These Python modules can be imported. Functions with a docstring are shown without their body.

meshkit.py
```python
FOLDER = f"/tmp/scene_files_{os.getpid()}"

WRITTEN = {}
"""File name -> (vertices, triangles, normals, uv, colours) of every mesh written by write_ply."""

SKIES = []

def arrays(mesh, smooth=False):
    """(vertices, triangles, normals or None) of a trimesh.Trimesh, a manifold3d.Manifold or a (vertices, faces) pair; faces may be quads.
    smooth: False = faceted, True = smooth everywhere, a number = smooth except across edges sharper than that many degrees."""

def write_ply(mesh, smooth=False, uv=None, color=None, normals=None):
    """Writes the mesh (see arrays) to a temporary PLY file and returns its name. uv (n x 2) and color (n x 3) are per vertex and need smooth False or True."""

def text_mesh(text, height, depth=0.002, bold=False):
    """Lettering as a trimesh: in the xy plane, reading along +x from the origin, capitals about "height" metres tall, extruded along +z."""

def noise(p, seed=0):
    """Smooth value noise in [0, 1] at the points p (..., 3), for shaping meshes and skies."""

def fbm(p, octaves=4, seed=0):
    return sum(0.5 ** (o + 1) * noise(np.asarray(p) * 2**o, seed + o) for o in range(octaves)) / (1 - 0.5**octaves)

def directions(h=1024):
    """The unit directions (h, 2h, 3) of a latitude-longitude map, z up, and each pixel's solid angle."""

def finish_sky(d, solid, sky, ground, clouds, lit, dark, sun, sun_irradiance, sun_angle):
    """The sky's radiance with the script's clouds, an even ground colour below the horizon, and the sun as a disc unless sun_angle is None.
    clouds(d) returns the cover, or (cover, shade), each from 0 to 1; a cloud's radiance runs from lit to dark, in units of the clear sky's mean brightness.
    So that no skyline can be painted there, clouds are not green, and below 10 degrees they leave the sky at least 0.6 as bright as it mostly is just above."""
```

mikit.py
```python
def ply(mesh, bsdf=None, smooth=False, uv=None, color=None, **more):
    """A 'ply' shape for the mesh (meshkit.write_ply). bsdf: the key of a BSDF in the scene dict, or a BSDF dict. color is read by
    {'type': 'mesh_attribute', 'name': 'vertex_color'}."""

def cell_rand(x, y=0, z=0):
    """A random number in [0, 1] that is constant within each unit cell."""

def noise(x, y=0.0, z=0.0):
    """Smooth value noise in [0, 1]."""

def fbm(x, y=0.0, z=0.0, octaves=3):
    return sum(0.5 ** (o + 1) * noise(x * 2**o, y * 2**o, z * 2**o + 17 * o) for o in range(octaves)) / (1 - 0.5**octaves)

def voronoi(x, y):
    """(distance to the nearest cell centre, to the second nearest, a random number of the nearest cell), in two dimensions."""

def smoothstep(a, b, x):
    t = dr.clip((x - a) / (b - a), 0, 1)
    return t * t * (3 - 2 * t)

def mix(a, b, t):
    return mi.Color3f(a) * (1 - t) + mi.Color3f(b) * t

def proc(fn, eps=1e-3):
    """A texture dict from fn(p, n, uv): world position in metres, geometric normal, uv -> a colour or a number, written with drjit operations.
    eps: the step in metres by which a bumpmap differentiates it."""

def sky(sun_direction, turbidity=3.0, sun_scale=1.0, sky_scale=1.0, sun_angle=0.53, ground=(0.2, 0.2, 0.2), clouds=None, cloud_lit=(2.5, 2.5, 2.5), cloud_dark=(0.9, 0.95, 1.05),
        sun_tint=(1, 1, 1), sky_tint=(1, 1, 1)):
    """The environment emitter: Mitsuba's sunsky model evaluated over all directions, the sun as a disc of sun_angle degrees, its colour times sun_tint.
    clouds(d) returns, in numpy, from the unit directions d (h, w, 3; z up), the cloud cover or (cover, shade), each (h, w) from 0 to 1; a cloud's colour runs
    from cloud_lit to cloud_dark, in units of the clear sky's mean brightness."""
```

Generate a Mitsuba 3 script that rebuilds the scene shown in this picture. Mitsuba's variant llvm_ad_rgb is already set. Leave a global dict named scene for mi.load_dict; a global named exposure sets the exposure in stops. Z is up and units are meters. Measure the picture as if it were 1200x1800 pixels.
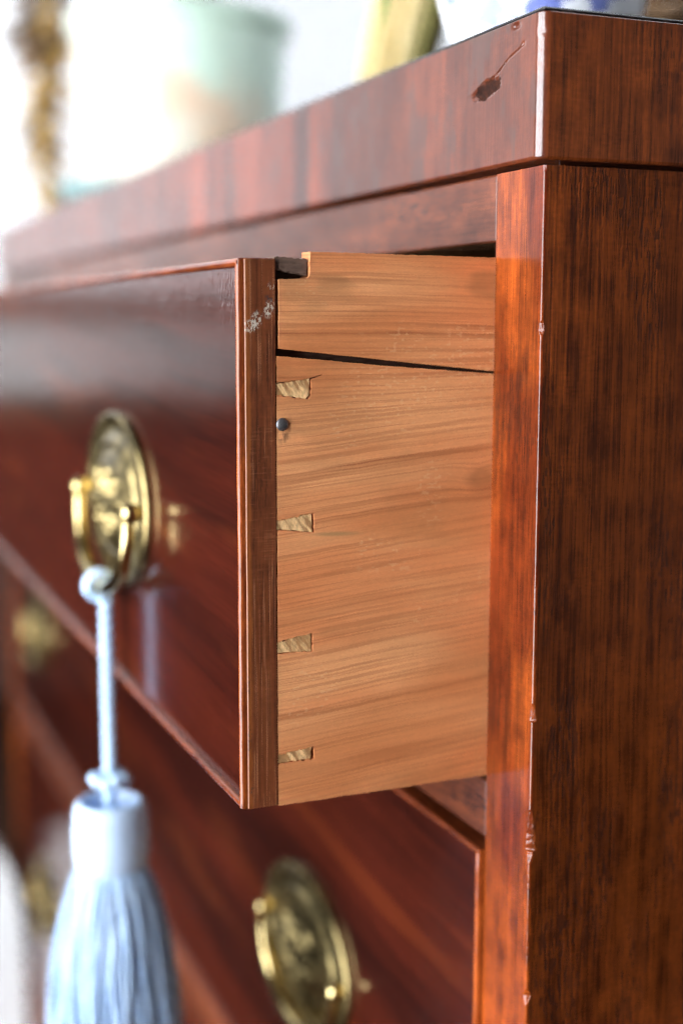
import math, random
import numpy as np
import trimesh, manifold3d, shapely, shapely.geometry as sg, shapely.affinity as sa
import drjit as dr
import mitsuba as mi
import mikit, meshkit
from mikit import ply, proc, noise, fbm, smoothstep, mix, cell_rand, voronoi

T = mi.ScalarTransform4f
scene, labels = {}, {}
rng = np.random.default_rng(7)

# ------------------------------------------------------------------ camera
C = np.array([0.37867, -0.22378, -0.01130])
F = np.array([-0.916046, 0.375702, -0.140384])
UP = np.array([-0.130678, 0.051334, 0.990095])
scene['camera'] = {'type': 'thinlens', 'fov': 2 * math.degrees(math.atan(600 / 2380)), 'fov_axis': 'x',
                   'to_world': T().look_at(origin=C.tolist(), target=(C + F).tolist(), up=UP.tolist()),
                   'aperture_radius': 0.0062, 'focus_distance': 0.437, 'near_clip': 0.01, 'far_clip': 100.0}
exposure = 0.0
# ------------------------------------------------------------------ light: two windows (their panes give the light) and the pale room around
FAR_GLOW, FRONT_GLOW, ROOM = (1.0, 1.06, 1.15), (11.0, 11.5, 12.2), (0.085, 0.085, 0.085)
scene['room_light'] = {'type': 'constant', 'radiance': {'type': 'rgb', 'value': ROOM}}


# ------------------------------------------------------------------ helpers
def free(key):
    if key not in scene:
        return key
    k = 1
    while f'{key}_{k:03d}' in scene:
        k += 1
    return f'{key}_{k:03d}'


def add(key, mesh, bsdf, smooth=False, label=None, kind=None, category=None, group=None, **kw):
    key = free(key)
    scene[key] = ply(mesh, bsdf, smooth, **kw)
    d = {k: v for k, v in dict(label=label, kind=kind, category=category, group=group).items() if v}
    if d:
        labels[key] = d
    return key


def thing(key, label, category, group=None):
    labels[key] = {'label': label, 'category': category}
    if group:
        labels[key]['group'] = group


def box(x0, x1, y0, y1, z0, z1, c=0.0004):
    """A box with small chamfered edges."""
    lo, hi = np.array([x0, y0, z0]), np.array([x1, y1, z1])
    pts = []
    for s in np.ndindex(2, 2, 2):
        q = np.where(np.array(s) == 1, hi, lo)
        inw = np.where(np.array(s) == 1, -c, c)
        for ax in range(3):
            o = inw.copy(); o[ax] = 0
            pts.append(q + o)
    return trimesh.convex.convex_hull(np.array(pts))


def grid(P, closed=False, flip=False):
    """Quads over the points P (rows, columns, 3)."""
    m, n_ = P.shape[:2]
    i, j = np.meshgrid(np.arange(m - 1), np.arange(n_ if closed else n_ - 1), indexing='ij')
    a, b = i * n_ + j, i * n_ + (j + 1) % n_
    q = np.stack([a, b, b + n_, a + n_], -1).reshape(-1, 4)
    f = np.vstack([q[:, [0, 1, 2]], q[:, [0, 2, 3]]])
    return trimesh.Trimesh(P.reshape(-1, 3), f[:, ::-1] if flip else f, process=False)


def lathe(prof, n_=64, sx=1.0, sy=1.0):
    prof = np.array(prof, float)
    a = np.linspace(0, 2 * np.pi, n_, endpoint=False)
    P = np.stack([prof[:, :1] * np.cos(a) * sx, prof[:, :1] * np.sin(a) * sy, np.repeat(prof[:, 1:], n_, 1)], -1)
    return grid(P, True)


def spline(pts, n_=60):
    from scipy.interpolate import CubicSpline
    pts = np.array(pts, float)
    t = np.r_[0, np.cumsum(np.linalg.norm(np.diff(pts, axis=0), axis=1))]
    return CubicSpline(t, pts)(np.linspace(0, t[-1], n_))


def tube(pts, r, k=10, cap=True):
    pts = np.array(pts, float); r = np.broadcast_to(np.asarray(r, float), len(pts))
    t = np.gradient(pts, axis=0); t /= np.linalg.norm(t, axis=1, keepdims=True) + 1e-12
    ref = np.array([0.31, 0.2, 0.93]) if abs(t[0] @ [0.31, 0.2, 0.93]) < .95 else np.array([1, 0, 0.0])
    rows, u = [], np.cross(t[0], ref)
    a = np.linspace(0, 2 * np.pi, k, endpoint=False)
    for p, d, rr in zip(pts, t, r):
        u = u - d * (u @ d); u /= np.linalg.norm(u); v = np.cross(d, u)
        rows.append(p + rr * (np.cos(a)[:, None] * u + np.sin(a)[:, None] * v))
    if cap:
        rows = [np.repeat(pts[:1], k, 0)] + rows + [np.repeat(pts[-1:], k, 0)]
    return grid(np.array(rows), True)


def extrude(poly, thick, chamfer=0):
    return trimesh.creation.extrude_polygon(poly, thick, engine='earcut')


def extrude_yz(poly, x_face, thick):
    """A polygon in (y, z) given its thickness towards -x from x_face."""
    parts = []
    for g in getattr(poly, 'geoms', [poly]):
        m = extrude(g, thick)
        v = np.array(m.vertices)
        parts.append(trimesh.Trimesh(np.stack([x_face - thick + v[:, 2], v[:, 0], v[:, 1]], 1), m.faces, process=False))
    return trimesh.util.concatenate(parts)


cat = trimesh.util.concatenate


# ------------------------------------------------------------------ materials
def bs(key, color, rough=0.3, bump=None, bscale=1.0, eps=4e-4, **kw):
    b = {'type': 'principled', 'base_color': color if isinstance(color, dict) else {'type': 'rgb', 'value': list(color)}, 'roughness': rough, **kw}
    if bump is not None:
        b = {'type': 'bumpmap', 'arbitrary': proc(bump, eps), 'scale': bscale, 'bsdf': b}
    scene[key] = {'type': 'twosided', 'bsdf': b}


def mahogany(a, c, dark, light, band=90, fleck=0.7, sd=0.0, cloudy=0.30):
    """Mahogany: a runs along the grain, c across it, in metres."""
    c = c + 0.0010 * (fbm(a * 17, c * 30, sd) - 0.5) + 0.05 * (fbm(a * 4, sd + 2) - 0.5) * 0.1
    wide = fbm(c * band * 2.0, a * 5, sd + 3)
    streak = fbm(c * 1300, a * 38, sd + 5, 3)
    fine = noise(c * 3100, a * 48, sd + 11)
    cloud = fbm(c * 190, a * 120, sd + 9, 4)
    ray = noise(c * 420, a * 1500, sd + 13)
    t = smoothstep(0.22, 0.76, 0.22 * wide + 0.34 * streak + 0.14 * fine + cloudy * cloud)
    col = mix(dark, light, t) * (0.86 + 0.28 * ray * noise(c * 90, a * 90, sd + 14))
    # pores: short dark lines that come in drifts
    drift = smoothstep(0.36, 0.70, fbm(c * 70, a * 20, sd + 23))
    pores = dr.maximum(smoothstep(0.62, 0.74, noise(c * 2300, a * 300, sd + 21)), 0.8 * smoothstep(0.70, 0.80, noise(c * 1500 + 9, a * 130, sd + 22))) * (0.20 + 0.80 * drift)
    col = mix(col * 0.72, col * 1.22, smoothstep(0.3, 0.7, fbm(c * 26, a * 11, sd + 27)))
    col *= 0.90 + 0.20 * noise(c * 4600, a * 700, sd + 28)
    return mix(col, mi.Color3f(0.024, 0.009, 0.007), pores * fleck)


def pore_height(a, c, sd=0.0, ripple=0.4):
    c = c + 0.0010 * (fbm(a * 17, c * 30, sd) - 0.5) + 0.05 * (fbm(a * 4, sd + 2) - 0.5) * 0.1
    drift = smoothstep(0.36, 0.70, fbm(c * 70, a * 20, sd + 23))
    pores = dr.maximum(smoothstep(0.62, 0.74, noise(c * 2300, a * 300, sd + 21)), 0.8 * smoothstep(0.70, 0.80, noise(c * 1500 + 9, a * 130, sd + 22))) * (0.2 + 0.8 * drift)
    grit = smoothstep(0.74, 0.86, noise(c * 2600, a * 1500, sd + 25)) * drift
    return -pores * 1.0 - grit * 1.6 + 0.25 * noise(c * 900, a * 30, sd + 31) + ripple * 10 * fbm(c * 40, a * 25, sd + 33, 2)


SIDE_D, SIDE_L = (0.044, 0.0086, 0.0024), (0.235, 0.0485, 0.0086)
bs('mat_side', proc(lambda p, n, uv: mahogany(p.z, p.y + 0.6 * p.x, SIDE_D, SIDE_L, 80, 0.62)), 0.22,
   lambda p, n, uv: pore_height(p.z, p.y + 0.6 * p.x), 1.1e-4, 2e-4)


def fascia_color(p, n, uv):
    c = p.x - p.y
    tone = cell_rand(dr.floor(c * 62 + 1.6 * noise(c * 30)), 3, 1)
    col = mahogany(p.z, c, (0.060, 0.0135, 0.0065), (0.115, 0.026, 0.0095), 110, 0.25, 40.0)
    near = smoothstep(-0.14, -0.2, p.x)
    col = mix(col, mix(col * 0.45, col * mi.Color3f(2.0, 1.5, 1.1), tone), near)
    front = smoothstep(-0.001, -0.0018, p.y)
    side = smoothstep(-0.0008, 0.0004, p.x) * smoothstep(-0.001, 0.001, p.y)
    col = mix(col, mahogany(p.z, p.y + 1.7, (0.046, 0.0098, 0.0030), (0.190, 0.0400, 0.0078), 150, 0.5, 55.0), side)
    smear = smoothstep(0.56, 0.72, fbm(p.x * 130, p.z * 70, 6)) * front
    return mix(col, mi.Color3f(0.055, 0.028, 0.022), smear * 0.6)


def scar(p, n, uv):
    q = dr.sqrt(dr.square((p.x + 0.0340) / 0.0098) + dr.square((p.z - 0.0648 - 0.10 * (p.x + 0.0340)) / 0.0031)) + 0.9 * (fbm(p.x * 330, p.z * 700) - 0.5)
    return (1 - smoothstep(0.85, 1.05, q)) * smoothstep(-0.001, -0.0018, p.y)


bs('mat_fascia_polish', proc(fascia_color), proc(lambda p, n, uv: 0.18 + 0.08 * fbm(p.x * 60, p.y * 60, p.z * 60)), specular=0.95, bump=lambda p, n, uv: pore_height(p.z, p.x - p.y, 40.0, 0.35), bscale=1.5e-5)
bs('mat_scar', proc(lambda p, n, uv: mix((0.005, 0.003, 0.003), (0.045, 0.013, 0.006), fbm(p.x * 700 + p.z * 500, p.z * 700))), 0.6, lambda p, n, uv: fbm(p.x * 900, p.z * 900), 4e-4, specular=0.06)
scene['mat_fascia'] = {'type': 'blendbsdf', 'weight': proc(scar), 'a': {'type': 'ref', 'id': 'mat_fascia_polish'}, 'b': {'type': 'ref', 'id': 'mat_scar'}}


def stile_color(p, n, uv):
    front = mahogany(p.z, p.x - p.y + 3.0, (0.080, 0.0130, 0.0034), (0.36, 0.068, 0.0095), 120, 0.55, 60.0, 0.30)
    red = smoothstep(0.40, 0.64, fbm(p.x * 60, p.z * 22, 63))
    front = mix(front, front * mi.Color3f(0.62, 0.48, 0.55), red)
    lip = smoothstep(0.0010, 0.0015, p.y + 0.0010 * (fbm(p.z * 300, p.y * 900, 64) - 0.5))
    return mix(front, mahogany(p.z, p.y + 0.6 * p.x, SIDE_D, SIDE_L, 80, 0.62), lip)


bs('mat_stile', proc(stile_color), 0.2, lambda p, n, uv: pore_height(p.z, p.x - p.y + 3.0, 60.0, 0.3), 4.0e-5, 2.5e-4, specular=0.5)
bs('mat_rail', proc(lambda p, n, uv: mahogany(p.x, p.z + 2.0, (0.06, 0.015, 0.008), (0.18, 0.048, 0.019), 120, 0.95, 70.0)), 0.25,
   lambda p, n, uv: pore_height(p.x * 1.6, p.z + 2.0, 70.0, 0.3), 6e-5)


def front_color(p, n, uv):
    c = p.z + 0.05 * p.x + 0.018 * fbm(p.x * 5, p.z * 5, 2)
    band = smoothstep(0.3, 0.7, fbm(c * 42, p.x * 2.2, 81))
    fine = fbm(c * 340, p.x * 14, 83)
    hair = noise(c * 1900, p.x * 60, 85)
    col = mix((0.014, 0.0027, 0.0020), (0.049, 0.0074, 0.0034), 0.55 * band + 0.5 * (fine - 0.3))
    col *= 0.85 + 0.3 * hair
    flame = smoothstep(0.62, 0.80, fbm(c * 60, p.x * 6 + 4, 87))
    return mix(col, mi.Color3f(0.13, 0.025, 0.006), flame * 0.22)


def front_height(p, n, uv):
    craze = smoothstep(0.60, 0.70, noise(p.x * 1100, p.z * 420, 4)) * smoothstep(-0.028, -0.004, p.z) * smoothstep(0.35, 0.6, fbm(p.x * 160, p.z * 90, 8))
    return 0.12 * noise(p.z * 700, p.x * 30, 5) + 6 * fbm(p.x * 22, p.z * 34, 7, 2) + 2.2 * craze


bs('mat_front', proc(front_color), 0.14, front_height, 3.2e-5)
BEAD_D, BEAD_L = (0.14, 0.024, 0.006), (0.40, 0.090, 0.016)
bs('mat_bead', proc(lambda p, n, uv: mahogany(p.z, p.y + p.x + 4.0, BEAD_D, BEAD_L, 200, 0.3, 90.0)), 0.16, lambda p, n, uv: noise(p.x * 300, p.y * 300, p.z * 160), 9e-5)
bs('mat_bead_long', proc(lambda p, n, uv: mahogany(p.x, p.y + p.z + 4.0, (0.075, 0.013, 0.005), (0.22, 0.045, 0.011), 200, 0.3, 91.0)), 0.18, lambda p, n, uv: noise(p.x * 160, p.y * 300, p.z * 300), 9e-5)


def endgrain_color(p, n, uv):
    c = p.y + 5.0
    col = mahogany(p.z, c, (0.115, 0.027, 0.010), (0.26, 0.070, 0.024), 160, 0.3, 100.0)
    scr = smoothstep(0.66, 0.80, noise(c * 3200, p.z * 45, 33)) * smoothstep(0.35, 0.6, fbm(c * 150, p.z * 40, 35))
    scr = scr + smoothstep(0.70, 0.82, noise(c * 160, p.z * 2400, 37)) * smoothstep(0.54, 0.70, fbm(c * 60, p.z * 45, 39)) * 0.6 * noise(c * 700, p.z * 300, 43)
    col = mix(col, mi.Color3f(0.44, 0.20, 0.095), dr.clip(scr, 0, 1) * 0.36)
    edge = smoothstep(0.0022, 0.0008, p.y + 0.0890 + 0.0012 * (fbm(p.z * 180, p.y * 400, 41) - 0.5))
    col = mix(col, mi.Color3f(0.30, 0.085, 0.018), edge * 0.6)

    def spot(y, z, ry, rz, cut):
        q = dr.square((p.y - y - 0.15 * (p.z - z)) / ry) + dr.square((p.z - z) / rz)
        return (1 - smoothstep(0.2, 1.4, q)) * smoothstep(cut, cut + 0.22, fbm(p.y * 2400, p.z * 1300, 12, 3))
    for y, z, ry, rz, cut, k in ((-0.0870, -0.0132, 0.0024, 0.0022, 0.40, 0.8), (-0.0850, -0.0112, 0.0020, 0.0030, 0.42, 0.75), (-0.0808, -0.0078, 0.0018, 0.0030, 0.40, 0.8), (-0.0800, -0.0008, 0.0014, 0.0022, 0.46, 0.5)):
        col = mix(col, mi.Color3f(0.55, 0.47, 0.38), k * spot(y, z, ry, rz, cut))
    for y, z, ry, rz, k in ((-0.0803, -0.0045, 0.0024, 0.0014, 0.7), (-0.0875, -0.1655, 0.0012, 0.0012, 0.8), (-0.0893, -0.150, 0.0016, 0.007, 0.5), (-0.0890, -0.132, 0.0010, 0.006, 0.4)):
        col = mix(col, mi.Color3f(0.035, 0.030, 0.032), k * spot(y, z, ry, rz, 0.42))
    return col


bs('mat_endgrain', proc(endgrain_color), 0.34, lambda p, n, uv: noise(p.y * 2200, p.z * 60, 33) + 0.5 * noise(p.y * 900, p.z * 300), 2.5e-5)


def pine_color(p, n, uv):
    a, c = p.y, p.z
    slope = smoothstep(-0.02, -0.06, c)
    c = c - 0.085 * a * slope + 0.0026 * (fbm(a * 13 + 2, c * 20, 1) - 0.5) + 0.00035 * (fbm(a * 120, c * 150, 2) - 0.5)
    knot = dr.sqrt(dr.square((p.y + 0.004) * 0.8) + dr.square(p.z + 0.0655))
    c = c + 0.0026 * (1 - smoothstep(0.0, 0.012, knot))
    # growth rings of uneven width, each with a dark edge that swells and fades along the board
    r = c * 190 + 2.6 * fbm(c * 55, 3.0, 3) + 0.35 * fbm(a * 30, c * 40, 4)
    k = dr.floor(r); q = r - k
    amp = cell_rand(k, 5, 2); amp = amp * amp * amp
    late = smoothstep(0.15, 0.82, q) * (1 - smoothstep(0.82, 0.97, q)) * amp * (0.25 + 0.65 * noise(a * 26, k * 1.0, 6))
    hair = fbm(c * 2100, a * 20, 9, 3)
    tone = fbm(c * 40, a * 12, 17)
    warm = fbm(c * 90 + 7, a * 16, 19)
    col = mix((0.54, 0.192, 0.068), (0.70, 0.310, 0.130), smoothstep(0.28, 0.72, tone))
    col = mix(col, mi.Color3f(0.60, 0.190, 0.066), smoothstep(0.45, 0.75, warm) * 0.6)
    col = mix(col, mi.Color3f(0.27, 0.064, 0.018), dr.clip(0.85 * late + 0.50 * smoothstep(0.46, 0.74, hair) * (0.35 + 0.5 * tone), 0, 0.85))
    col = mix(col, mi.Color3f(0.25, 0.085, 0.030), (1 - smoothstep(0.002, 0.0065, knot)) * 0.5)
    col *= 0.90 + 0.12 * noise(c * 3600, a * 90, 10) + 0.10 * noise(c * 4200, a * 1300, 11)
    # handling: pale rubbed nicks, grey-brown grime at the top and the front end
    rub = smoothstep(0.70, 0.85, noise(a * 700, p.z * 1500, 21)) * smoothstep(0.56, 0.74, fbm(a * 45, p.z * 45, 23))
    col = mix(col, mi.Color3f(0.76, 0.44, 0.23), rub * 0.28)
    dirt = smoothstep(0.46, 0.66, fbm(a * 34, p.z * 70, 27, 4))
    col = mix(col, mi.Color3f(0.20, 0.105, 0.045), dirt * (0.13 + 0.26 * smoothstep(-0.035, 0.006, p.z)))
    rust = (1 - smoothstep(0.2, 1.0, dr.sqrt(dr.square((p.y + 0.0762) / 0.0032) + dr.square((p.z + 0.0476) / 0.0046)))) * smoothstep(0.3, 0.6, fbm(p.y * 800, p.z * 500, 51))
    col = mix(col, mi.Color3f(0.10, 0.045, 0.025), rust * 0.7)
    stain = 1 - smoothstep(0.2, 1.0, dr.sqrt(dr.square((p.y + 0.058) / 0.012) + dr.square((p.z + 0.0812 + 0.03 * (p.y + 0.058)) / 0.0011)))
    return mix(col, mi.Color3f(0.28, 0.17, 0.07), stain * 0.6)


bs('mat_pine', proc(pine_color), 0.58, lambda p, n, uv: noise(p.z * 3000, p.y * 40, 9) + 0.9 * noise(p.z * 800, p.y * 12, 4), 4e-5, specular=0.35)
bs('mat_pin', proc(lambda p, n, uv: mix((0.36, 0.175, 0.064), (0.74, 0.47, 0.22), smoothstep(0.3, 0.7, fbm((p.y * 0.8 + p.z * 0.5) * 900, p.z * 220))) * (0.8 + 0.4 * noise(p.y * 2600, p.z * 900))), 0.8,
   lambda p, n, uv: fbm((p.y * 0.8 + p.z * 0.5) * 900, p.z * 220) + 0.4 * noise(p.y * 2600, p.z * 900), 0.9e-4)
bs('mat_dark_pin', proc(lambda p, n, uv: mix((0.05, 0.028, 0.020), (0.17, 0.10, 0.07), fbm(p.y * 300, p.z * 1300))), 0.7, lambda p, n, uv: fbm(p.y * 700, p.z * 1500), 3e-4)
bs('mat_inside', proc(lambda p, n, uv: mix((0.16, 0.085, 0.04), (0.26, 0.15, 0.07), fbm(p.x * 20, p.y * 300, p.z * 300))), 0.75)
bs('mat_black', proc(lambda p, n, uv: mix((0.012, 0.010, 0.010), (0.05, 0.035, 0.03), smoothstep(0.55, 0.75, fbm(p.x * 300, p.y * 300, p.z * 300)))), 0.22)
bs('mat_iron', proc(lambda p, n, uv: mix((0.10, 0.10, 0.11), (0.22, 0.21, 0.21), fbm(p.x * 2500, p.y * 2500, p.z * 2500))), 0.42, metallic=0.8)
bs('mat_brass_plate', proc(lambda p, n, uv: mix((0.38, 0.29, 0.125), (0.17, 0.132, 0.060), smoothstep(0.40, 0.66, fbm(p.x * 110, p.y * 110, p.z * 110)))),
   proc(lambda p, n, uv: 0.26 + 0.16 * fbm(p.x * 160, p.y * 160, p.z * 160)), metallic=1.0)
bs('mat_brass', proc(lambda p, n, uv: mix((0.68, 0.53, 0.24), (0.42, 0.32, 0.14), smoothstep(0.42, 0.68, fbm(p.x * 140, p.y * 140, p.z * 140)))),
   proc(lambda p, n, uv: 0.07 + 0.16 * fbm(p.x * 160, p.y * 200, p.z * 200)), metallic=1.0)
bs('mat_silk', proc(lambda p, n, uv: mix((0.33, 0.49, 0.71), (0.53, 0.68, 0.88), noise(p.x * 500, p.y * 500, p.z * 35))), 0.42, sheen=0.4)
bs('mat_collar', (0.48, 0.62, 0.81), 0.4, lambda p, n, uv: noise(p.x * 1700, p.y * 1700, p.z * 60) + 0.6 * noise(p.x * 400, p.y * 400, p.z * 20), 1.6e-4)
bs('mat_pot', proc(lambda p, n, uv: mix(mix((0.60, 0.55, 0.45), (0.64, 0.48, 0.35), smoothstep(0.48, 0.62, fbm(p.x * 22, p.y * 22, p.z * 16 + 3))), mi.Color3f(0.55, 0.70, 0.59),
   smoothstep(0.215, 0.265, p.z + 0.5 * (p.y - 0.114) + 0.09 * fbm(p.x * 26, p.y * 26, p.z * 20)))), 0.3)
bs('mat_mint', proc(lambda p, n, uv: mix((0.24, 0.42, 0.42), (0.34, 0.50, 0.48), fbm(p.x * 60, p.y * 60, p.z * 60))), 0.3)


def porcelain(p, n, uv):
    d1 = fbm(p.x * 75 + 1, p.y * 75, p.z * 90, 3)
    ink = smoothstep(0.55, 0.64, d1)
    return mix((0.80, 0.83, 0.88), mix((0.08, 0.11, 0.42), (0.26, 0.31, 0.62), fbm(p.x * 200, p.y * 200, p.z * 200)), ink)


bs('mat_porcelain', proc(porcelain), 0.12)
bs('mat_straw', proc(lambda p, n, uv: mix((0.52, 0.40, 0.15), (0.82, 0.68, 0.36), noise(p.x * 300, p.y * 300, p.z * 12))), 0.6)
bs('mat_olive', (0.24, 0.22, 0.055), 0.6)
bs('mat_dry_brown', proc(lambda p, n, uv: mix((0.16, 0.09, 0.05), (0.30, 0.19, 0.10), noise(p.x * 90, p.y * 90, p.z * 90))), 0.7)
bs('mat_dry_gold', proc(lambda p, n, uv: mix((0.50, 0.31, 0.08), (0.66, 0.47, 0.18), noise(p.x * 90, p.y * 90, p.z * 90))), 0.6)
bs('mat_leaf', (0.10, 0.20, 0.03), 0.4)
bs('mat_wicker', proc(lambda p, n, uv: mix((0.10, 0.05, 0.02), (0.26, 0.15, 0.07), noise(p.x * 120, p.y * 120, p.z * 300))), 0.55)
bs('mat_upholstery', (0.76, 0.77, 0.77), 0.8, lambda p, n, uv: noise(p.x * 700, p.y * 700, p.z * 700), 2e-4, 1e-3)
bs('mat_wall', (0.070, 0.036, 0.026), 0.9)
bs('mat_white_wall', proc(lambda p, n, uv: mix((0.82, 0.84, 0.87), (0.86, 0.87, 0.89), fbm(p.x * 4, p.z * 4))), 0.9)
bs('mat_paint', (0.78, 0.78, 0.76), 0.5)
bs('mat_floor', proc(lambda p, n, uv: mix((0.022, 0.009, 0.005), (0.040, 0.017, 0.009), fbm(p.x * 3, p.y * 60)) * (0.8 + 0.4 * cell_rand(dr.floor(p.y * 8), 1, 2))), 0.85, specular=0.1)

# ------------------------------------------------------------------ the setting
FLOOR = -0.95
add('floor', box(-3.1, 2.6, -2.6, 1.9, FLOOR - 0.05, FLOOR), 'mat_floor', kind='structure')


def window(key, label, origin, right, up, inward, w, h, cols, rows, glow, sill_bar, wood, t=0.022, low=None):
    """A window of painted bars before bright panes; origin is its lower left corner on the wall."""
    o, r, u, i = (np.array(v, float) for v in (origin, right, up, inward))
    thing(key, label, 'window')

    def bar(a0, a1, b0, b1, d0, d1):
        m = box(a0, a1, b0, b1, d0, d1, 0.004)
        v = np.array(m.vertices)
        return trimesh.Trimesh(o + v[:, :1] * r + v[:, 1:2] * u + v[:, 2:] * i, m.faces if np.cross(r, u) @ i > 0 else m.faces[:, ::-1], process=False)
    for a0, a1, b0, b1 in ((-.07, 0, -.07, h + .07), (w, w + .07, -.07, h + .07), (0, w, h, h + .07), (0, w, -.07, 0)):
        add(f'{key}__frame', bar(a0, a1, b0, b1, 0.001, 0.06), wood)
    xs, zs = np.linspace(0, w, cols + 1), [0] + sill_bar + [h]
    for x in xs[1:-1]:
        add(f'{key}__mullion', bar(x - .022, x + .022, 0.001, h - 0.001, 0.002, 0.045), wood)
    for z in zs[1:-1]:
        add(f'{key}__transom', bar(0.001, w - 0.001, z - t, z + t, 0.003, 0.04), wood)
    for x0, x1 in zip(xs, xs[1:]):
        for z0, z1 in zip(zs, zs[1:]):
            q = np.array([o + r * a + u * b + i * 0.0015 for a, b in ((x0, z0), (x1, z0), (x1, z1), (x0, z1))])
            f = np.array([[0, 1, 2], [0, 2, 3]])
            if np.cross(r, u) @ i < 0:
                f = f[:, ::-1]
            k = free(f'{key}__pane')
            scene[k] = ply(trimesh.Trimesh(q, f, process=False), 'mat_paint', emitter={'type': 'area', 'radiance': {'type': 'rgb', 'value': list(glow if z0 > 0 or low is None else low)}})


add('wall', box(-3.12, -3.0, -2.6, 1.9, FLOOR, 2.3), 'mat_wall', kind='structure')
add('wall', box(-1.05, 2.0, -1.72, -1.6, FLOOR, 2.3), 'mat_wall', kind='structure')
add('wall', box(-3.0, 0.06, 0.80, 0.92, FLOOR, 2.3), 'mat_white_wall', kind='structure')
window('window', 'dark framed window blown out by daylight, behind the things on the chest', (-3.0, 0.70, -0.19), (0, -1, 0), (0, 0, 1), (1, 0, 0), 3.1, 2.2, 3, 2, FAR_GLOW, [0.215], 'mat_wicker', 0.034, (0.36, 0.385, 0.40))
window('window_001', 'second window with white bars facing the chest front, outside the picture to the left', (1.25, -1.6, -0.87), (-1, 0, 0), (0, 0, 1), (0, 1, 0), 2.1, 2.0, 3, 3, FRONT_GLOW, [0.65, 1.3], 'mat_paint')

# ------------------------------------------------------------------ the chest of drawers
CH = 'chest_of_drawers'
thing(CH, 'polished mahogany chest of drawers with a worn corner edge and its top drawer pulled open', 'chest of drawers')
XL = -1.16            # left end
ST = -0.0306          # inner edge of the right stile
BACK = 0.46


def nz(p, seed=0, octaves=3):
    return meshkit.fbm(np.asarray(p, float), octaves, seed) - 0.5


def skin(path, rows):
    return grid(np.array([path(z) for z in rows]))


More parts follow.
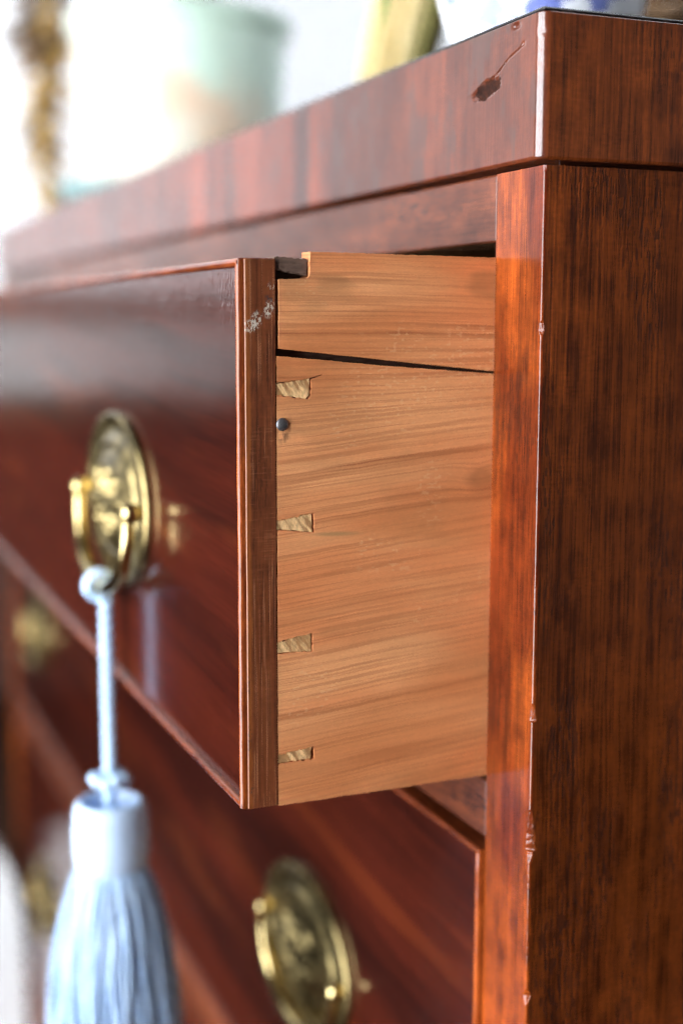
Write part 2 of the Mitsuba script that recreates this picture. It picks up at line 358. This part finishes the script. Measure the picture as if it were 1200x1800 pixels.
# right stile with its rounded, knocked outer edge
def stile_mesh():
    zs = np.unique(np.r_[np.linspace(FLOOR + .0, -0.31, 40), np.arange(-0.31, 0.0369, 0.00035), 0.0371])
    chips = [(-0.0143, 0.005, 0.003, 0.0020), (-0.1434, 0.0085, 0.0007, 0.0023), (-0.1885, 0.019, 0.0010, 0.0031), (-0.1895, 0.001, 0.0055, 0.0018), (-0.2406, 0.0035, 0.0045, 0.0026), (0.0365, .006, .006, .0012)]

    def path(z):
        r = 0.0008 + 0.0008 * max(0, nz([z * 45, 0.3, 0.7], 3)) + 0.0006 * nz([z * 260, 1.3, 0.2], 5)
        r, flat = max(r, 0.0003), 0.0
        for zc, up, dn, s in chips:
            t = (z - zc) / (up if z > zc else -dn)
            if t < 1:
                e = s * (1 - t) ** (0.8 if z > zc else 1.0) * (0.85 + 0.5 * 0.5 * nz([z * 260, zc * 90, 0.0], 9))
                if e > r:
                    r, flat = e, 0.85
        wob = 0.0004 * nz([z * 30, 4.1, 0.2], 11)
        xs = np.r_[ST + (-r - ST) * np.linspace(0, 1, 14)]
        out = [(x, 0.0) for x in xs]
        for k in range(1, 10):
            a = math.pi / 2 * k / 9
            arc = np.array([-r + r * math.sin(a), r - r * math.cos(a)])
            ch = np.array([-r + r * k / 9, r * k / 9])
            q = arc * (1 - flat) + ch * flat
            if flat:
                q += np.array([-1, 1]) * 0.00018 * nz([z * 700, k * 0.9, zc], 13)
            out.append(tuple(q))
        out += [(0.0, max(r, 0.0) + (0.0036 - r) * t) for t in (0.3, 0.65, 1.0)]
        P = np.array([(x + (wob if y > 0 or x > -r - 1e-9 else 0) * 0, y, z) for x, y in out])
        P = np.vstack([[(ST, 0.02, z)], P, [(-0.004, 0.0036, z), (-0.004, 0.02, z)]])
        return P
    m = skin(path, zs)
    return m


add(f'{CH}__stile', stile_mesh(), 'mat_stile', 32)
add(f'{CH}__side_panel', box(-0.018, -0.00003, 0.0036, BACK, FLOOR + 0.0, 0.0371, 0.00002), 'mat_side')
add(f'{CH}__stile', box(XL, XL - ST, 0, 0.02, FLOOR, 0.0371, 0.001), 'mat_stile')
add(f'{CH}__side_panel', box(XL, XL + .018, 0.0203, BACK, FLOOR, 0.0371, 0.001), 'mat_side')
add(f'{CH}__back_panel', box(XL + .02, -0.02, BACK - 0.012, BACK - .001, FLOOR + .05, 0.035), 'mat_inside')
IX0, IX1 = XL - ST + 0.0003, ST - 0.0003


def rounded_rail(z0, z1, key):
    add(f'{CH}__{key}', box(IX0, IX1, 0.0002, 0.02, z0, z1, 0.0006), 'mat_rail')


rounded_rail(0.0149, 0.0371, 'frieze_rail')
rounded_rail(-0.1950, -0.1737, 'drawer_rail')
rounded_rail(-0.4470, -0.4250, 'drawer_rail')
rounded_rail(FLOOR + 0.02, -0.7370, 'plinth_rail')
add(f'{CH}__groove_strip', box(XL + 0.012, -0.0110, 0.0120, BACK - 0.003, 0.0369, 0.0391, 0.0002), 'mat_side')
# dust boards close the insides
for z in (0.0340, -0.1945, -0.4465):
    add(f'{CH}__dust_board', box(XL + .02, -0.019, 0.021, BACK - .013, z - 0.009, z), 'mat_inside')


# the top: one slab, its near corner finely divided for the knocks in it
def top_mesh():
    x1, y0, r = 0.0012, -0.0026, 0.0036
    xs = np.unique(np.r_[np.linspace(XL - 0.001, -0.12, 40), np.arange(-0.12, x1 - r, 0.00036), x1 - r])
    plan = [(x, y0, 0, -1) for x in xs]
    for k in range(1, 12):
        a = math.pi / 2 * k / 11
        plan.append((x1 - r + r * math.sin(a), y0 + r - r * math.cos(a), math.sin(a), -math.cos(a)))
    ys = np.unique(np.r_[np.linspace(y0 + r, 0.09, 120), np.linspace(0.09, BACK, 12)])
    plan += [(x1, y, 1, 0) for y in ys[1:]]
    plan = np.array(plan)
    z0, z1 = 0.0388, 0.0833
    e = 0.0009
    prof = [(0.0016, z0), (0.0007, z0 + 0.0001), (0.00025, z0 + 0.0004), (0, z0 + e)] + [(0, z) for z in np.linspace(z0 + e, z1 - 0.0004, 120)[1:-1]] + [(0, z1 - 0.0003), (0.0003, z1)]
    rows = []
    for inset, z in prof:
        P = np.c_[plan[:, :2] - plan[:, 2:] * inset, np.full(len(plan), z)]
        d = 0.00012 * nz(np.c_[P[:, 0] * 45, P[:, 1] * 45, P[:, 2] * 45], 2, 2)
        edge = np.exp(-((np.abs(P[:, 0] - x1) + np.abs(P[:, 1] - y0)) / 0.0022) ** 2)
        d += edge * (0.0007 * nz(np.c_[P[:, 0] * 0, P[:, 2] * 220, P[:, 2] * 0 + 2], 8) - 0.0002 - 0.0010 * math.exp(-((z - 0.0775) / 0.0018) ** 2))
        f = plan[:, 3] < -0.9
        x, zz = P[:, 0], P[:, 2]
        q = np.sqrt(((x + 0.0340) / 0.0098) ** 2 + ((zz - 0.0648 - 0.10 * (x + 0.0340)) / 0.0031) ** 2) + 0.35 * nz(np.c_[x * 500, zz * 500, x * 0], 6)
        d -= f * 0.0006 * np.clip((1.05 - q) / 0.35, 0, 1)
        d -= f * 0.0003 * np.clip((1.0 - np.hypot((x + 0.0425) / 0.006, (zz - 0.0640) / 0.0012)), 0, 1)
        a, b = np.array([-0.0300, 0.0680]), np.array([-0.0100, 0.0755])
        t = np.clip(((x - a[0]) * (b - a)[0] + (zz - a[1]) * (b - a)[1]) / ((b - a) @ (b - a)), 0, 1)
        ds = np.hypot(x - a[0] - t * (b - a)[0], zz - a[1] - t * (b - a)[1] + 0.0003 * np.sin(t * 9))
        d -= f * 0.00030 * (0.35 + 0.9 * np.clip(0.5 + 2.2 * nz(np.c_[t * 14, t * 0 + 3, t * 0], 15), 0, 1)) * np.exp(-(ds / 0.00032) ** 2) * (t > 0) * (t < 1)
        d -= f * 0.0003 * np.exp(-((x + 0.0100) / 0.0012) ** 2 - ((zz - 0.0753) / 0.0008) ** 2)
        d -= f * 0.0008 * np.exp(-((x + 0.0150) / 0.0022) ** 2 - ((zz - 0.0815) / 0.0009) ** 2)
        d -= f * 0.0012 * np.exp(-((x + 0.205) / 0.004) ** 2 - ((zz - 0.0835) / 0.0016) ** 2)
        P[:, 0] += plan[:, 2] * d; P[:, 1] += plan[:, 3] * d
        rows.append(P)
    n_ = len(plan)
    m = grid(np.array(rows))
    caps = []
    for P in (rows[0], rows[-1]):
        pts = np.vstack([P, [[XL - 0.001, BACK, P[0, 2]]]])
        fan = np.array([[n_, k, k + 1] for k in range(n_ - 1)])
        caps.append(trimesh.Trimesh(pts, fan, process=False))
    return cat([m] + caps)


add(f'{CH}__top', top_mesh(), 'mat_fascia', 35)
add(f'{CH}__top_edging', box(XL - 0.0005, 0.0004, -0.0018, BACK - .001, 0.0834, 0.0847, 0.0005), 'mat_black', label='thin black worn edging along the upper arris')

# ------------------------------------------------------------------ the brass handles
def handle(pre, x, y, z, swing=0.0, px=0.0535, out=0.0078):
    """An oval back plate with an embossed dome, two posts and a bail that hangs; y is the drawer front."""
    rx, rz = 0.0565, 0.0385
    prof = [(1.0, 0.0002), (1.0, 0.0020), (0.985, 0.0030), (0.955, 0.0034), (0.925, 0.0030), (0.905, 0.0024), (0.86, 0.0014), (0.80, 0.0012), (0.74, 0.0018), (0.70, 0.0032), (0.672, 0.0042), (0.645, 0.0044), (0.62, 0.0040), (0.60, 0.0034)]
    s = np.array([p[0] for p in prof] + list(np.linspace(0.58, 0.001, 26)))
    h = np.array([p[1] for p in prof] + [0.0034 + 0.0042 * (1 - (q / 0.58) ** 2) ** 0.8 for q in np.linspace(0.58, 0.001, 26)])
    a = np.linspace(0, 2 * np.pi, 96, endpoint=False)
    S, A = np.meshgrid(s, a, indexing='ij')
    X, Z = rx * S * np.cos(A), rz * S * np.sin(A)
    em = np.clip((0.46 - S) / 0.08, 0, 1)
    H = h[:, None] + em * (0.0022 * np.clip(meshkit.fbm(np.stack([X * 480, Z * 480, X * 0 + 3], -1), 2, 4) - 0.42, 0, 1) * 2.4 + 0.0006 * np.cos(A * 8) * (S > 0.2))
    add(f'{pre}_plate', grid(np.stack([x + X, y - H, z + Z], -1), True, flip=True), 'mat_brass_plate', 50)
    py = y - out
    for sg_ in (-1, 1):
        ball = trimesh.creation.icosphere(3, 0.0044)
        ball.apply_scale([0.9, 1, 1]); ball.apply_translation([x + sg_ * px, py, z])
        stem = trimesh.creation.cylinder(0.0030, out, sections=20)
        stem.apply_transform(trimesh.transformations.rotation_matrix(math.pi / 2, [1, 0, 0])); stem.apply_translation([x + sg_ * px, y - out / 2 - 0.0003, z])
        add(f'{pre}_post', cat([ball, stem]), 'mat_brass', 40)
    t = np.linspace(0, math.pi, 50)
    P = np.stack([x - (px - 0.0015) * np.cos(t), py - 0.001 - swing * np.sin(t), z - 0.0035 - 0.0345 * np.sin(t) ** 0.85], 1)
    add(f'{pre}_bail', tube(P, 0.0026 + 0.0014 * np.sin(t) ** 2, 14), 'mat_brass', 50)


HX, HX2 = -0.208, -0.957


# ------------------------------------------------------------------ drawers
def bead_strip(axis, lo, hi, c0, c1, yf, yb):
    """A rounded cock bead: runs along axis from lo to hi, c0..c1 across, front at yf."""
    r = abs(c1 - c0) / 2
    cm = (c0 + c1) / 2
    sec = [(c0, yb), (c0, yf + r)] + [(cm - r * math.cos(q), yf + r - r * math.sin(q)) for q in np.linspace(0.25, math.pi - 0.25, 9)] + [(c1, yf + r), (c1, yb)]
    k = max(2, int((hi - lo) / 0.0008)) if hi - lo < 0.3 else 260
    u = np.linspace(lo, hi, k)
    rows = []
    for q in u:
        w = 0.00025 * nz([q * 70, cm * 50, 1.5], 21) * 2
        rows.append([(q, b + (w if b < yb - 1e-4 else 0), a) if axis == 'x' else (a, b + (w if b < yb - 1e-4 else 0), q) for a, b in sec])
    P = np.array(rows)
    caps = []
    for R_ in (P[0], P[-1]):
        caps.append(trimesh.Trimesh(R_, np.array([[0, i, i + 1] for i in range(1, len(R_) - 1)]), process=False))
    return cat([grid(P)] + caps)


def drawer_front(pre, x0, x1, z0, z1, yf, panel_y, depth, b=0.0026, side_bead_back=None, handles=True, swing=0.0015):
    yb = side_bead_back if side_bead_back is not None else yf + depth
    add(f'{pre}__cock_bead', bead_strip('z', z0 + b * 0.2, z1 - b * 0.2, x1 - b, x1, yf, yb - 0.0002), 'mat_bead', 40)
    add(f'{pre}__cock_bead', bead_strip('z', z0 + b * 0.2, z1 - b * 0.2, x0, x0 + b, yf, yb), 'mat_bead', 40)
    add(f'{pre}__cock_bead', bead_strip('x', x0 + 0.0004, x1 - 0.0004, z1 - b, z1, yf + 0.0001, yf + depth * 0.98), 'mat_bead_long', 40)
    add(f'{pre}__cock_bead', bead_strip('x', x0 + 0.0004, x1 - 0.0004, z0, z0 + b, yf + 0.0001, yf + depth * 0.98), 'mat_bead_long', 40)
    add(f'{pre}__front_board', box(x0 + b - 0.0002, x1 - b + 0.0002, panel_y, yf + depth - 0.0004, z0 + b - 0.0002, z1 - b + 0.0002, 0.0002), 'mat_front')
    if handles:
        for hx in (HX, HX2):
            handle(f'{pre}__handle', hx, panel_y, (z0 + z1) / 2 + (-0.0075 if yf < -0.05 else -0.0035), swing, *((0.0500, 0.0074) if yf < -0.05 else (0.0490, 0.0058)))


YF, YS = -0.0914, -0.0786        # the pulled drawer: front of its bead, back of its front board
D1 = f'{CH}__drawer'
labels[D1] = {'label': 'top drawer pulled open, its pale softwood side bare'}
drawer_front(D1, XL - ST + 0.0004, ST - 0.0026 + 0.0024, -0.1720, 0.0080, YF, YF + 0.0026, YS - YF)
# the edge of its front board as seen from the side
add(f'{D1}__front_edge', box(ST - 0.0030, ST + 0.0001, YF + 0.0024, YS, -0.1719, 0.0079, 0.0003), 'mat_endgrain', label='scuffed vertical end of the drawer front with pale smears')
B = 0.0078                       # thickness of the sides


def jag(pts, amp, seed, step=0.0006):
    """Breaks a polygon's edges into short, slightly uneven steps."""
    r = np.random.default_rng(seed); out = []
    for a, b in zip(pts, pts[1:] + pts[:1]):
        a, b = np.array(a), np.array(b); k = max(1, int(np.linalg.norm(b - a) / step))
        nrm = np.array([-(b - a)[1], (b - a)[0]]); nrm = nrm / (np.linalg.norm(nrm) + 1e-12)
        for i in range(k):
            out.append(tuple(a + (b - a) * i / k + (nrm * amp * r.normal() if i else 0)))
    return sg.Polygon(out).buffer(0)


upper_pts = [(YS + 0.0010, 0.0015), (-0.0680, 0.0019), (-0.0671, 0.0026), (-0.0669, 0.0103), (0.30, 0.0070), (0.30, -0.052), (0.0, -0.0284), (-0.04, -0.0243), (YS + 0.0010, -0.0203)]
lower_pts = [(YS + 0.0002, -0.0226), (-0.04, -0.0262), (0.0, -0.0293), (0.30, -0.053), (0.30, -0.1690), (YS + 0.0002, -0.1720)]
upper, lower = jag(upper_pts, 0.00006, 3, 0.0012), jag(lower_pts, 0.00007, 4, 0.0012)
pins = [[(YS - 0.0008, -0.0315), (-0.0715, -0.0305), (-0.0672, -0.0299), (-0.0671, -0.0352), (-0.0684, -0.0366), (YS - 0.0008, -0.0349)],
        [(YS - 0.0008, -0.0760), (-0.0664, -0.0740), (-0.0662, -0.0803), (YS - 0.0008, -0.0785)],
        [(YS - 0.0008, -0.1163), (-0.0667, -0.1140), (-0.0666, -0.1202), (YS - 0.0008, -0.1197)],
        [(YS - 0.0008, -0.1547), (-0.0667, -0.1531), (-0.0666, -0.1572), (YS - 0.0008, -0.1575)]]
gaps = [0.0006, 0.0007, 0.0006, 0.0011]
crack = sg.Polygon([(-0.0672, -0.0299), (-0.0630, -0.0287), (-0.0626, -0.0288), (-0.0668, -0.0302)])
for i, (pts, g_) in enumerate(zip(pins, gaps)):
    hole = jag([(y + (g_ if y > YS + 0.003 and k in (1, 2, 3, 4) else 0), z + (0.00012 if k < len(pts) / 2 else -0.00012)) for k, (y, z) in enumerate(pts)], 0.00013, 20 + i)
    lower = lower.difference(hole)
    pin = jag(pts, 0.00012, 40 + i).buffer(-0.00005)
    add(f'{D1}__dovetail_pin', extrude_yz(pin, ST - 0.0004, 0.006), 'mat_pin', label='pale rough wedge of dovetail end grain' if i == 0 else None)
lower = lower.difference(crack)
add(f'{D1}__side_board', extrude_yz(upper, ST + 0.0002, B), 'mat_pine', label='upper board of the drawer side above the long split')
add(f'{D1}__side_board', extrude_yz(lower, ST, B), 'mat_pine', label='broad lower board of the drawer side with dovetails')
add(f'{D1}__dovetail_pin', extrude_yz(jag([(YS, 0.0046), (-0.0690, 0.0030), (-0.0676, 0.0030), (-0.0676, 0.0080), (YS, 0.0086)], 0.0002, 51), ST - 0.0012, 0.006), 'mat_dark_pin', label='dark broken pin in the top notch')
add(f'{D1}__split_backing', box(ST - B - 0.0030, ST - B - 0.0006, YS + 0.0004, 0.29, -0.165, 0.006, 0.0002), 'mat_dark_pin')
nail = trimesh.creation.icosphere(3, 0.0021); nail.apply_scale([0.45, 1, 1]); nail.apply_translation([ST + 0.0004, -0.0767, -0.0445])
add(f'{D1}__nail', nail, 'mat_iron', True, label='round dark nail head')
add(f'{D1}__side_board', box(XL - ST + 0.001, XL - ST + 0.010, YS + .001, 0.30, -0.1690, 0.007), 'mat_inside')
add(f'{D1}__back_board', box(XL - ST + 0.011, ST - 0.012, 0.29, 0.30, -0.155, 0.003), 'mat_inside')
add(f'{D1}__bottom_board', box(XL - ST + 0.011, ST - 0.012, YS + 0.001, 0.289, -0.165, -0.158), 'mat_inside')

D2, D3 = f'{CH}__drawer_001', f'{CH}__drawer_002'
labels[D2] = {'label': 'closed second drawer'}
drawer_front(D2, XL - ST + 0.0008, ST - 0.0007, -0.4240, -0.1990, -0.0026, -0.0002, 0.018, side_bead_back=0.012, swing=0.0006)
drawer_front(D3, XL - ST + 0.0008, ST - 0.0007, -0.7355, -0.4500, -0.0026, -0.0002, 0.018, side_bead_back=0.012, swing=0.0006)

# ------------------------------------------------------------------ the tassel on the handle
thing('tassel', 'pale blue silk tassel hanging by a cord from the open drawer brass handle', 'tassel')
BZ = -0.0075 + (-0.1720 + 0.0080) / 2
tx, ty, tz = HX, YF + 0.0026 - 0.0074 - 0.001 - 0.0018, BZ - 0.0035 - 0.0345
TX, TY = tx + 0.006, ty + 0.0012
q = np.linspace(0, 2 * np.pi, 41)
loop = np.stack([tx + 0.0008 * np.sin(q), ty + 0.0054 * np.cos(q), tz - 0.0006 + 0.0056 * np.sin(q)], 1)
add('tassel__loop', cat([tube(loop + [s, 0, 0], 0.0022, 12, False) for s in (-0.0019, 0.0019)]), 'mat_silk', True)
zt = np.linspace(tz - 0.005, -0.2400, 150)
lean = np.linspace(0, 1, 150)
cords = []
for ph in (0, math.pi):
    w = zt * 620 + ph
    cords.append(tube(np.stack([TX + 0.0015 * np.cos(w), TY + 0.0015 * np.sin(w), zt], 1), 0.0019, 9))
add('tassel__cord', cat(cords), 'mat_silk', True)
CT = -0.2260                      # top of the collar
ring = []
for k in range(10):
    a = 2 * math.pi * k / 10 + .2
    b = trimesh.creation.icosphere(2, 0.0032); b.apply_scale([1, 1, 0.9])
    b.apply_translation([TX + 0.0066 * math.cos(a), TY + 0.0066 * math.sin(a), CT + 0.0105 + 0.0008 * math.sin(3 * a)])
    ring.append(b)
add('tassel__knot', cat(ring), 'mat_silk', True, label='ring of small twisted loops above the collar')
cp = [(0.0010, CT - 0.022), (0.0112, CT - 0.022), (0.0120, CT - 0.003), (0.0128, CT + 0.0004), (0.0142, CT + 0.0006), (0.0158, CT - 0.0010), (0.0165, CT - 0.004), (0.0170, CT - 0.015), (0.0168, CT - 0.025), (0.0160, CT - 0.0290), (0.0142, CT - 0.0312), (0.010, CT - 0.0315)]
col = lathe(cp[::-1], 64); col.apply_translation([TX, TY, 0])
add('tassel__head', col, 'mat_collar', True)
strands, r = [], np.random.default_rng(11)
for k in range(1000):
    a = 2 * math.pi * r.integers(0, 38) / 38 + 0.034 * r.normal(); rr = math.sqrt(0.45 + 0.55 * r.random())
    top, bot = 0.0150 * rr, (0.029 + 0.005 * r.random()) * rr
    rr *= 0.94 + 0.20 * (meshkit.noise(np.array([math.cos(a) * 6.5, math.sin(a) * 6.5, 0.5]), 3) - 0.5)
    L = 0.120 + 0.006 * r.random()
    s = np.linspace(0, 1, 13)
    bulge = top + (bot - top) * (0.62 * (1 - (1 - s) ** 5) + 0.38 * s)
    da = a + 0.05 * r.normal() * s + 0.05 * np.sin(s * 9 + r.random() * 6)
    bulge = bulge * (1 + 0.05 * np.sin(s * 7 + 6 * r.random()) * s)
    P = np.stack([TX + bulge * np.cos(da), TY + bulge * np.sin(da), CT - 0.029 - L * s], 1)
    strands.append(tube(P, 0.00038 + 0.0004 * r.random() ** 2, 4, False))
add('tassel__fringe', cat(strands), 'mat_silk', True, kind='stuff')
core = lathe([(0.002, CT - 0.145), (0.017, CT - 0.145), (0.0155, CT - 0.07), (0.0115, CT - 0.042), (0.0085, CT - 0.03)], 40); core.apply_translation([TX, TY, 0])
add('tassel__core', core, 'mat_silk', True)

# ------------------------------------------------------------------ things on top of the chest
TOPZ = 0.0848


def place(m, x, y, z=TOPZ):
    m.apply_translation([x, y, z]); return m


PX, PY = -0.823, 0.114
thing('saucer', 'mint green glazed saucer under the big pot', 'saucer')
add('saucer__dish', place(lathe([(0.001, 0.0), (0.070, 0.0), (0.095, 0.006), (0.1085, 0.0165), (0.1100, 0.0195), (0.1070, 0.0195), (0.092, 0.0100), (0.06, 0.0055), (0.001, 0.0055)], 96), PX, PY), 'mat_mint', 50)
thing('plant_pot', 'large cream and mint glazed plant pot with a rolled rim', 'pot')
add('plant_pot__body', place(lathe([(0.001, 0.0), (0.082, 0.0), (0.0850, 0.004), (0.0935, 0.148), (0.089, 0.148), (0.082, 0.02), (0.001, 0.02)], 96), PX, PY, TOPZ + 0.0058), 'mat_pot', 50)
add('plant_pot__rim', place(lathe([(0.0930, 0.0), (0.0985, 0.002), (0.1000, 0.008), (0.0985, 0.014), (0.0940, 0.016), (0.088, 0.015), (0.0865, 0.0)], 96), PX, PY, TOPZ + 0.0058 + 0.143), 'mat_pot', True)
add('plant_pot__soil', place(lathe([(0.0865, 0.0), (0.05, 0.003), (0.001, 0.004)], 48), PX, PY, TOPZ + 0.150), 'mat_dry_brown', True)

thing('porcelain_bowl', 'white porcelain bowl with cobalt blue decoration near the chest corner', 'bowl')
BX, BY = -0.184, 0.106
add('porcelain_bowl__body', place(lathe([(0.001, 0.004), (0.024, 0.004), (0.0300, 0.008), (0.0385, 0.022), (0.0445, 0.038), (0.0505, 0.060), (0.0535, 0.078), (0.0520, 0.079), (0.0485, 0.060), (0.036, 0.024), (0.001, 0.010)], 80), BX, BY), 'mat_porcelain', 50)
add('porcelain_bowl__foot', place(lathe([(0.022, 0.006), (0.0225, 0.0), (0.0255, 0.0), (0.0262, 0.006)], 60), BX, BY), 'mat_porcelain', 40)
lp = spline([(BX - 0.005, BY - 0.049, TOPZ + 0.080), (BX - 0.002, BY - 0.060, TOPZ + 0.085), (BX - 0.022, BY - 0.066, TOPZ + 0.060), (BX - 0.034, BY - 0.066, TOPZ + 0.036)], 24)
wv = 0.0022 * np.sin(np.linspace(0.35, math.pi, 24))[:, None] * np.array([0.5, 0.85, 0.0])
lf = grid(np.stack([lp - wv, lp + [0, 0, 0.0006], lp + wv, lp - [0, 0, 0.0004]], 1), True)
add('grass_blade', lf, 'mat_leaf', 60, label='thin green blade of leaf drooping over the blue and white bowl', category='leaf')

# a sheaf of straw standing behind
thing('straw_sheaf', 'blurred sheaf of straw coloured stalks standing left of the porcelain bowl', 'dried stalks')
r = np.random.default_rng(5)
SX, SY = -0.538, 0.175
for k in range(46):
    a, q = 2 * math.pi * r.random(), math.sqrt(r.random())
    u = np.array([0.379, 0.925])
    bx, by = 0.022 * q * math.cos(a), 0.022 * q * math.sin(a)
    P = spline([(SX + bx, SY + by, TOPZ), (SX + bx * 1.2 + 0.010, SY + by * 1.2 + .018, TOPZ + 0.09), (SX + bx * 1.7 + 0.024, SY + by * 1.7 + .048, TOPZ + 0.2 + 0.03 * r.random())], 14)
    right = bx * u[0] + by * u[1] > 0.009
    add('straw_sheaf__stalk', tube(P, 0.0024 + 0.001 * r.random(), 7), 'mat_olive' if right and r.random() < 0.7 else 'mat_straw', True)
# dried flowers at the far end
thing('dried_flowers', 'narrow bunch of brown and golden dried flowers at far end of the chest top', 'dried flowers')
GX, GY = -1.105, 0.045
stem = spline([(GX + 0.008, GY, TOPZ), (GX, GY, TOPZ + 0.10), (GX + 0.004, GY + .006, TOPZ + 0.22), (GX, GY + .010, TOPZ + 0.36)], 30)
add('dried_flowers__stem', tube(stem, 0.0065, 8), 'mat_dry_gold', True)
r = np.random.default_rng(9)


def petals(n_, z0, z1, spread, size, shift=(0, 0)):
    out = []
    for k in range(n_):
        z = z0 + (z1 - z0) * r.random(); a = 2 * math.pi * r.random()
        c0 = np.array([np.interp(z, stem[:, 2], stem[:, 0]) + shift[0], np.interp(z, stem[:, 2], stem[:, 1]) + shift[1], z])
        d = np.array([math.cos(a), math.sin(a), 0.5 * r.normal()]); d /= np.linalg.norm(d)
        w = np.cross(d, [0, 0, 1]); w /= np.linalg.norm(w)
        L, W = size * (0.7 + 0.6 * r.random()), size * 0.28
        p0 = c0 + d * spread * r.random()
        t = np.linspace(0, 1, 5)[:, None]
        mid = p0 + d * L * t - np.array([0, 0, 0.3 * size]) * t * t
        ww = w * W * np.sin(math.pi * np.clip(t * 0.9 + 0.08, 0, 1))
        up = np.array([0, 0, 0.0012])
        out.append(grid(np.stack([mid - ww, mid + up, mid + ww, mid - up], 1), True))
    return cat(out)


for key, mat, arg in (('flower_head', 'mat_dry_brown', (90, TOPZ + .175, TOPZ + .255, 0.024, 0.028, (0, -0.010))), ('flower_head', 'mat_dry_gold', (80, TOPZ + .150, TOPZ + .22, 0.016, 0.026, (0.0, 0.006))),
                      ('leaf', 'mat_dry_gold', (70, TOPZ + .05, TOPZ + .16, 0.016, 0.028, (0, -0.002))), ('leaf', 'mat_dry_brown', (26, TOPZ + .01, TOPZ + .12, 0.014, 0.026, (0, 0.006))), ('flower_head', 'mat_dry_gold', (60, TOPZ + .26, TOPZ + .36, 0.014, 0.024, (0, 0.004)))):
    add(f'dried_flowers__{key}', petals(*arg), mat, True, kind='stuff')
# the wicker basket behind the bowl
thing('wicker_basket', 'dark brown wicker basket at the right behind the porcelain bowl', 'basket')
WX, WY, WR = -0.262, 0.262, 0.062
a = np.linspace(0, 2 * np.pi, 121)
for k in range(16):
    z = TOPZ + 0.004 + 0.0072 * k
    rr = WR + 0.0012 * np.sin(a * 20 + math.pi * (k % 2)) + 0.0009 * k
    add('wicker_basket__weaver', tube(np.stack([WX + rr * np.cos(a), WY + rr * np.sin(a), np.full_like(a, z)], 1), 0.0037, 7, False), 'mat_wicker', True)
for k in range(20):
    t = 2 * math.pi * (k + 0.5) / 20
    add('wicker_basket__stake', tube([(WX + (WR - 0.0005) * math.cos(t), WY + (WR - 0.0005) * math.sin(t), TOPZ + 0.001), (WX + (WR + 0.014) * math.cos(t), WY + (WR + 0.014) * math.sin(t), TOPZ + 0.122)], 0.0024, 6), 'mat_wicker', True)

# ------------------------------------------------------------------ the white post at the left edge
thing('white_post', 'white painted post with a rounded head against the far end of the chest front', 'post')
q = np.linspace(0, math.pi, 25)
hw, zt_ = 0.040, -0.588
prof = [(-hw, FLOOR + 0.001)] + [(-hw * math.cos(t), zt_ - 0.15 + 0.15 * math.sin(t) ** 0.8) for t in q] + [(hw, FLOOR + 0.001)]
pm = extrude(sg.Polygon(prof), 0.05)
v = np.array(pm.vertices)
add('white_post__shaft', trimesh.Trimesh(np.stack([-1.089 - v[:, 2], -0.046 + v[:, 0], v[:, 1]], 1), pm.faces[:, ::-1], process=False), 'mat_upholstery', 40)
add('white_post__foot', box(-1.152, -1.076, -0.100, -0.004, FLOOR + 0.0005, FLOOR + 0.06, 0.004), 'mat_upholstery')
